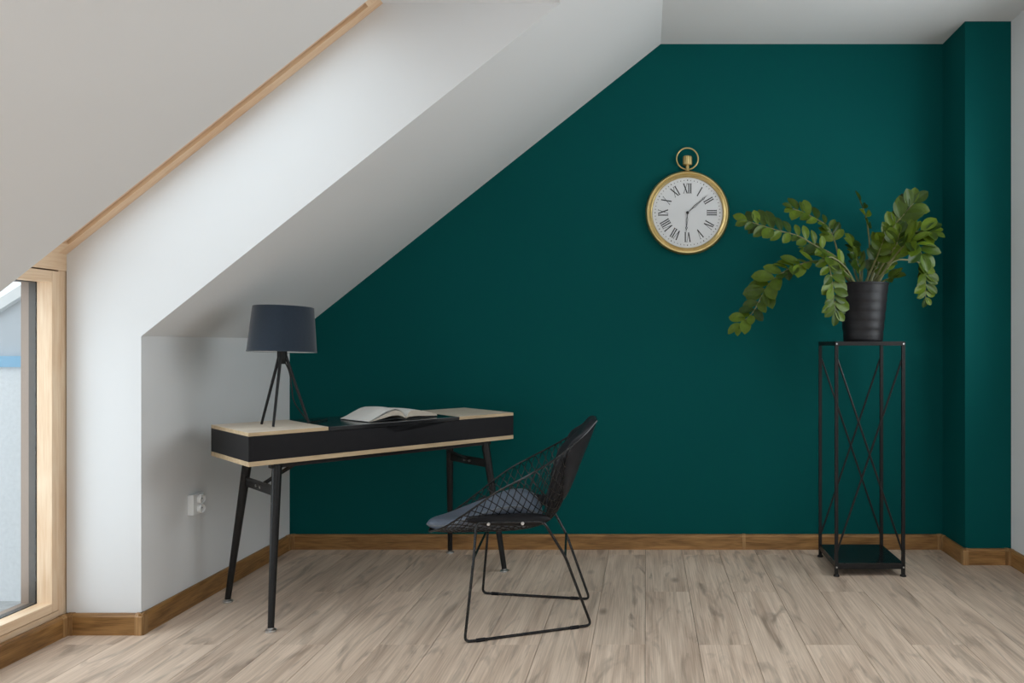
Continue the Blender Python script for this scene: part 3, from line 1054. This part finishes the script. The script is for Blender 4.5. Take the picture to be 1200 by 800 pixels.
# stems: path in the room, (leaf count, first leaf, leaf length, leaf spread roll)
FR = [
    ([(1.000, 3.660, 1.345), (0.945, 3.620, 1.424), (0.880, 3.590, 1.486), (0.788, 3.560, 1.529), (0.700, 3.540, 1.572), (0.605, 3.520, 1.594), (0.520, 3.510, 1.618), (0.462, 3.500, 1.634)], 11, 0.38, 0.082, -20),
    ([(1.024, 3.700, 1.345), (0.974, 3.730, 1.426), (0.945, 3.750, 1.491), (0.924, 3.770, 1.583), (0.890, 3.780, 1.655), (0.790, 3.770, 1.712), (0.716, 3.750, 1.735)], 9, 0.5, 0.082, -5),
    ([(0.983, 3.640, 1.345), (0.907, 3.580, 1.412), (0.838, 3.540, 1.444), (0.775, 3.500, 1.451), (0.703, 3.470, 1.435), (0.633, 3.450, 1.405), (0.557, 3.430, 1.350), (0.515, 3.420, 1.285), (0.473, 3.410, 1.212), (0.420, 3.400, 1.165)], 15, 0.36, 0.098, 20),
    ([(0.993, 3.620, 1.345), (0.927, 3.550, 1.421), (0.867, 3.500, 1.459), (0.825, 3.480, 1.461), (0.836, 3.460, 1.369), (0.846, 3.460, 1.287), (0.854, 3.465, 1.225)], 10, 0.46, 0.085, -5),
    ([(1.071, 3.720, 1.345), (1.095, 3.760, 1.531), (1.097, 3.800, 1.654), (1.087, 3.820, 1.729), (1.068, 3.830, 1.785)], 4, 0.50, 0.075, 40),
    ([(1.070, 3.690, 1.345), (1.127, 3.690, 1.499), (1.177, 3.680, 1.621), (1.228, 3.670, 1.688), (1.275, 3.660, 1.745)], 8, 0.45, 0.088, 10),
    ([(1.078, 3.660, 1.345), (1.151, 3.620, 1.476), (1.198, 3.580, 1.553), (1.254, 3.550, 1.594), (1.310, 3.530, 1.585)], 7, 0.45, 0.088, 0),
    ([(1.077, 3.630, 1.345), (1.139, 3.560, 1.462), (1.178, 3.500, 1.521), (1.212, 3.460, 1.526), (1.235, 3.440, 1.477)], 6, 0.45, 0.105, 0),
    ([(1.100, 3.680, 1.345), (1.181, 3.690, 1.465), (1.261, 3.700, 1.479), (1.322, 3.710, 1.463), (1.348, 3.710, 1.401), (1.354, 3.720, 1.300)], 8, 0.58, 0.082, 0),
    ([(1.031, 3.640, 1.345), (1.069, 3.600, 1.451), (1.087, 3.560, 1.521), (1.100, 3.530, 1.576)], 6, 0.40, 0.085, 15),
    ([(1.064, 3.640, 1.345), (1.119, 3.590, 1.465), (1.151, 3.550, 1.520), (1.163, 3.520, 1.582)], 6, 0.42, 0.090, 0),
    ([(1.085, 3.740, 1.345), (1.131, 3.780, 1.494), (1.184, 3.800, 1.567), (1.238, 3.820, 1.634), (1.285, 3.830, 1.668)], 8, 0.45, 0.090, 0),
    ([(1.074, 3.620, 1.345), (1.115, 3.575, 1.372), (1.140, 3.55, 1.382)], 2, 0.7, 0.075, 0),
    ([(0.999, 3.610, 1.345), (0.937, 3.560, 1.394), (0.877, 3.520, 1.443)], 4, 0.5, 0.085, 10),
    ([(1.043, 3.740, 1.345), (1.026, 3.800, 1.458), (1.029, 3.840, 1.54)], 4, 0.45, 0.065, 30),
    ([(1.040, 3.700, 1.345), (1.049, 3.740, 1.450), (1.028, 3.780, 1.517), (1.018, 3.800, 1.573)], 5, 0.45, 0.07, 20),
    ([(0.998, 3.680, 1.345), (0.937, 3.700, 1.436), (0.860, 3.720, 1.492), (0.790, 3.730, 1.522)], 6, 0.4, 0.075, 20),
    ([(1.055, 3.66, 1.345), (1.075, 3.64, 1.41), (1.105, 3.61, 1.47)], 3, 0.55, 0.075, 10),
    ([(1.02, 3.66, 1.345), (1.01, 3.63, 1.41), (0.985, 3.6, 1.475)], 3, 0.55, 0.075, 10),
    ([(1.09, 3.70, 1.345), (1.115, 3.72, 1.42), (1.165, 3.73, 1.50)], 4, 0.5, 0.08, 10),
]


def leaf_mesh(wid, fold, curl):
    bm = bmesh.new()
    N = 7
    rows = []
    for i in range(N + 1):
        t = i / N
        w = wid * (math.sin(math.pi * t ** 1.12) ** 0.62) if 0 < t < 1 else 0.0
        z = -curl * t * t
        if w < 1e-6:
            rows.append([bm.verts.new((t, 0, z))])
        else:
            rows.append([bm.verts.new((t, -w, z + fold * w)), bm.verts.new((t, -w * 0.5, z + fold * w * 0.62)), bm.verts.new((t, 0, z)), bm.verts.new((t, w * 0.5, z + fold * w * 0.62)), bm.verts.new((t, w, z + fold * w))])
    for a, b in zip(rows, rows[1:]):
        if len(a) == 1:
            for k in range(4):
                bm.faces.new((a[0], b[k], b[k + 1]))
        elif len(b) == 1:
            for k in range(4):
                bm.faces.new((a[k], b[0], a[k + 1]))
        else:
            for k in range(4):
                bm.faces.new((a[k], b[k], b[k + 1], a[k + 1]))
    me = bpy.data.meshes.new('leaf')
    bm.to_mesh(me)
    bm.free()
    me.materials.append(M['leaf'])
    me.polygons.foreach_set('use_smooth', [True] * len(me.polygons))
    return me


LEAF = [leaf_mesh(0.27, 0.35, 0.14), leaf_mesh(0.31, 0.22, 0.22), leaf_mesh(0.28, 0.45, 0.08), leaf_mesh(0.30, 0.30, -0.08)]
rnd = random.Random(11)
base = pp.location


def put_leaf(stem_o, p, d, n, size):
    """d: direction of the leaf, n: the side its upper face turns to"""
    d = d.normalized()
    y = n.cross(d).normalized()
    z = d.cross(y)
    o = bpy.data.objects.new('leaf', rnd.choice(LEAF))
    C.objects.link(o)
    o.parent = stem_o
    m = Matrix((d, y, z)).transposed().to_4x4()
    m.translation = p
    o.matrix_local = m @ Matrix.Scale(size, 4)


for pth, nl, f0, ll, roll in FR:
    pl = [p - base for p in catmull(pth, 30)]
    n = len(pl)
    rr = [0.0058 * (1 - 0.62 * i / (n - 1)) for i in range(n)]
    so = tube('stem', pl, rr, M['stem'], pp, 8)
    for i in range(nl):
        f = f0 + (1 - f0) * i / max(1, nl - 1)
        x = f * (n - 1)
        k = min(int(x), n - 2)
        p = pl[k].lerp(pl[k + 1], x - k)
        t = (pl[k + 1] - pl[k]).normalized()
        # leaflets lie in a plane turned towards the room and upwards
        face = Vector((0.1, -0.8, 0.6))
        face = (face - t * face.dot(t)).normalized()
        side = t.cross(face).normalized()
        face = Matrix.Rotation(R(roll), 3, t) @ face
        side = t.cross(face).normalized()
        size = ll * (0.70 + 0.45 * rnd.random()) * (0.72 + 0.28 * math.sin(math.pi * (0.15 + 0.75 * i / nl)))
        if i == nl - 1:
            put_leaf(so, p, t + side * 0.2, face, size)
            put_leaf(so, p, t - side * 0.7, face, size * 0.9)
        else:
            for sgn in (1, -1):
                d = t * (0.55 + 0.3 * rnd.random()) + side * sgn + face * (0.05 + 0.4 * rnd.random()) 
                nn = face + side * sgn * rnd.uniform(-0.35, 0.25) + Vector((rnd.uniform(-.3, .3), rnd.uniform(-.3, .3), rnd.uniform(-.2, .3)))
                put_leaf(so, p, d, nn, size)

# ------------------------------------------------------------------ wall clock, shaped like a pocket watch
ck = thing('wall_clock', 'large brass pocket watch clock with Roman numerals hung on the teal wall', 'clock', (0.2165, BACK, 1.759))
ck.rotation_euler = (R(90), 0, 0)      # local z stands off the wall, local y is up
RO = 0.2195
lathe('case', [(0, 0), (0.200, 0), (0.214, 0.006), (RO, 0.018), (RO - 0.002, 0.028), (0.210, 0.036), (0.203, 0.0365), (0.200, 0.033), (0.197, 0.034), (0.190, 0.038), (0.186, 0.035), (0.1835, 0.022), (0, 0.022)], M['gold'], ck, 96)
dl = lathe('dial', [(0, 0.022), (0.1832, 0.022), (0.1832, 0.024), (0, 0.024)], M['dial'], ck, 96)
ZD = 0.0241


def flat(bm, pts, z0=ZD, z1=ZD + 0.0008):
    v0 = [bm.verts.new((*p, z0)) for p in pts]
    v1 = [bm.verts.new((*p, z1)) for p in pts]
    k = len(pts)
    bm.faces.new(v1)
    for i in range(k):
        bm.faces.new((v0[i], v0[(i + 1) % k], v1[(i + 1) % k], v1[i]))


def bar(bm, a, b, w, z0=ZD, z1=ZD + 0.0008):
    a, b = Vector(a), Vector(b)
    d = (b - a).normalized()
    n = Vector((-d.y, d.x)) * w / 2
    flat(bm, [tuple(a - n), tuple(b - n), tuple(b + n), tuple(a + n)], z0, z1)


NUM = ['XII', 'I', 'II', 'III', 'IV', 'V', 'VI', 'VII', 'VIII', 'IX', 'X', 'XI']
H = 0.050
for h, word in enumerate(NUM):
    adv = {'I': 0.0118, 'V': 0.0245, 'X': 0.0265}
    tot = sum(adv[c] for c in word)
    x = -tot / 2
    bm = bmesh.new()
    sw, tw_ = 0.0058, 0.0022
    for c in word:
        a = adv[c]
        l, r = x + 0.0030, x + a - 0.0030
        m_ = (l + r) / 2
        y0, y1 = -H / 2, H / 2
        ser = 0.0016
        if c == 'I':
            bar(bm, (m_, y0), (m_, y1), sw)
            for yy in (y0, y1):
                bar(bm, (m_ - 0.0052, yy), (m_ + 0.0052, yy), ser)
        elif c == 'V':
            bar(bm, (l, y1), (m_, y0), sw)
            bar(bm, (r, y1), (m_, y0), tw_)
            bar(bm, (l - 0.003, y1), (l + 0.0045, y1), ser)
            bar(bm, (r - 0.0045, y1), (r + 0.003, y1), ser)
        else:
            bar(bm, (l, y1), (r, y0), sw)
            bar(bm, (r, y1), (l, y0), tw_)
            for yy in (y0, y1):
                bar(bm, (l - 0.003, yy), (l + 0.0045, yy), ser)
                bar(bm, (r - 0.0045, yy), (r + 0.003, yy), ser)
        x += a
    a = -2 * math.pi * h / 12
    for v in bm.verts:
        px, py = v.co.x * 0.92, v.co.y + 0.127
        v.co.x, v.co.y = px * math.cos(a) - py * math.sin(a), px * math.sin(a) + py * math.cos(a)
    link_bm('numeral', bm, M['ink'], dl)
bm = bmesh.new()
for k in range(60):
    a = 2 * math.pi * k / 60
    c, s = math.cos(a), math.sin(a)
    w = 0.0042 if k % 5 == 0 else 0.0028
    bar(bm, (0.166 * c, 0.166 * s), ((0.1725 if k % 5 == 0 else 0.171) * c, (0.1725 if k % 5 == 0 else 0.171) * s), w)
link_bm('minute_track', bm, M['ink'], dl)['kind'] = 'stuff'


def hand(name, ang, L, z):
    bm = bmesh.new()
    z1 = z + 0.0012
    # slim blade swelling near the middle, a ring before the tip
    bar(bm, (0, -0.0), (0, L * 0.22), 0.0032, z, z1)
    for sd in (-1, 1):
        bar(bm, (0, L * 0.20), (sd * 0.0042, L * 0.36), 0.0023, z, z1)
        bar(bm, (sd * 0.0042, L * 0.36), (0, L * 0.74), 0.0023, z, z1)
    ring = [(0.0042 * math.cos(2 * math.pi * k / 12), L * 0.775 + 0.0055 * math.sin(2 * math.pi * k / 12)) for k in range(12)]
    for p, q in zip(ring, ring[1:] + ring[:1]):
        bar(bm, p, q, 0.0025, z, z1)
    flat(bm, [(-0.0024, L * 0.81), (0.0024, L * 0.81), (0, L)], z, z1)
    a = -R(ang)
    for v in bm.verts:
        px, py = v.co.x, v.co.y
        v.co.x, v.co.y = px * math.cos(a) - py * math.sin(a), px * math.sin(a) + py * math.cos(a)
    return link_bm(name, bm, M['ink'], ck)


hand('hour_hand', 184, 0.103, 0.0275)
hand('minute_hand', 49, 0.140, 0.0295)
lathe('hand_boss', [(0, 0.024), (0.0075, 0.024), (0.0075, 0.031), (0.005, 0.033), (0, 0.033)], M['ink'], ck, 20)
# crown and bow
bm = bmesh.new()
add_lathe(bm, [(0, 0), (0.0135, 0), (0.0105, 0.006), (0.0095, 0.02), (0.0095, 0.032), (0, 0.032)], 24)
nk = link_bm('neck', bm, M['gold'], ck, smooth=True)
nk.rotation_euler = (R(-90), 0, 0)
nk.location = (0, RO - 0.004, 0.02)
bm = bmesh.new()
NS = 32
pr = [(0, 0), (0.021, 0), (0.0245, 0.004), (0.0245, 0.042), (0.021, 0.047), (0, 0.047)]
add_lathe(bm, pr, NS)
for v in bm.verts:
    r = math.hypot(v.co.x, v.co.y)
    if r > 0.022:
        k = round(math.atan2(v.co.y, v.co.x) / (2 * math.pi / NS))
        if k % 2:
            v.co.x *= 0.94
            v.co.y *= 0.94
cr_ = link_bm('crown', bm, M['gold'], ck)
cr_.rotation_euler = (R(-90), 0, 0)
cr_.location = (0, RO + 0.028, 0.0235)
RB = 0.056
bow = [Vector((RB * math.sin(2 * math.pi * k / 64), RO + 0.004 + RB - RB * math.cos(2 * math.pi * k / 64) + 0.004, 0.016)) for k in range(64)]
tube('bow', bow, 0.0042, M['gold'], ck, 10, True)

# ------------------------------------------------------------------ wall socket
so = thing('wall_socket', 'white double wall socket on the low white side wall by the desk leg', 'socket', (KX, 3.172, 0.414))
box('casing', (0, -0.038, -0.042), (0.024, 0.038, 0.042), M['plastic'], so, 0.004)
for z in (0.0195, -0.0195):
    bm = bmesh.new()
    add_lathe(bm, [(0.0185, 0), (0.0195, 0.011), (0.0180, 0.014), (0.0165, 0.013), (0.0155, 0.004), (0, 0.004), (0, 0)], 28)
    c = link_bm('outlet_cup', bm, M['plastic'], so, smooth=True)
    c.rotation_euler = (0, R(90), 0)
    c.location = (0.0235, 0.006, z)
    bm = bmesh.new()
    for yy in (-0.0095, 0.0095):
        add_lathe(bm, [(0, 0.0), (0.0028, 0.0), (0.0028, 0.0046), (0, 0.0046)], 10, (0, yy, 0))
    link_bm('pin_holes', bm, M['hole'], c)['kind'] = 'stuff'
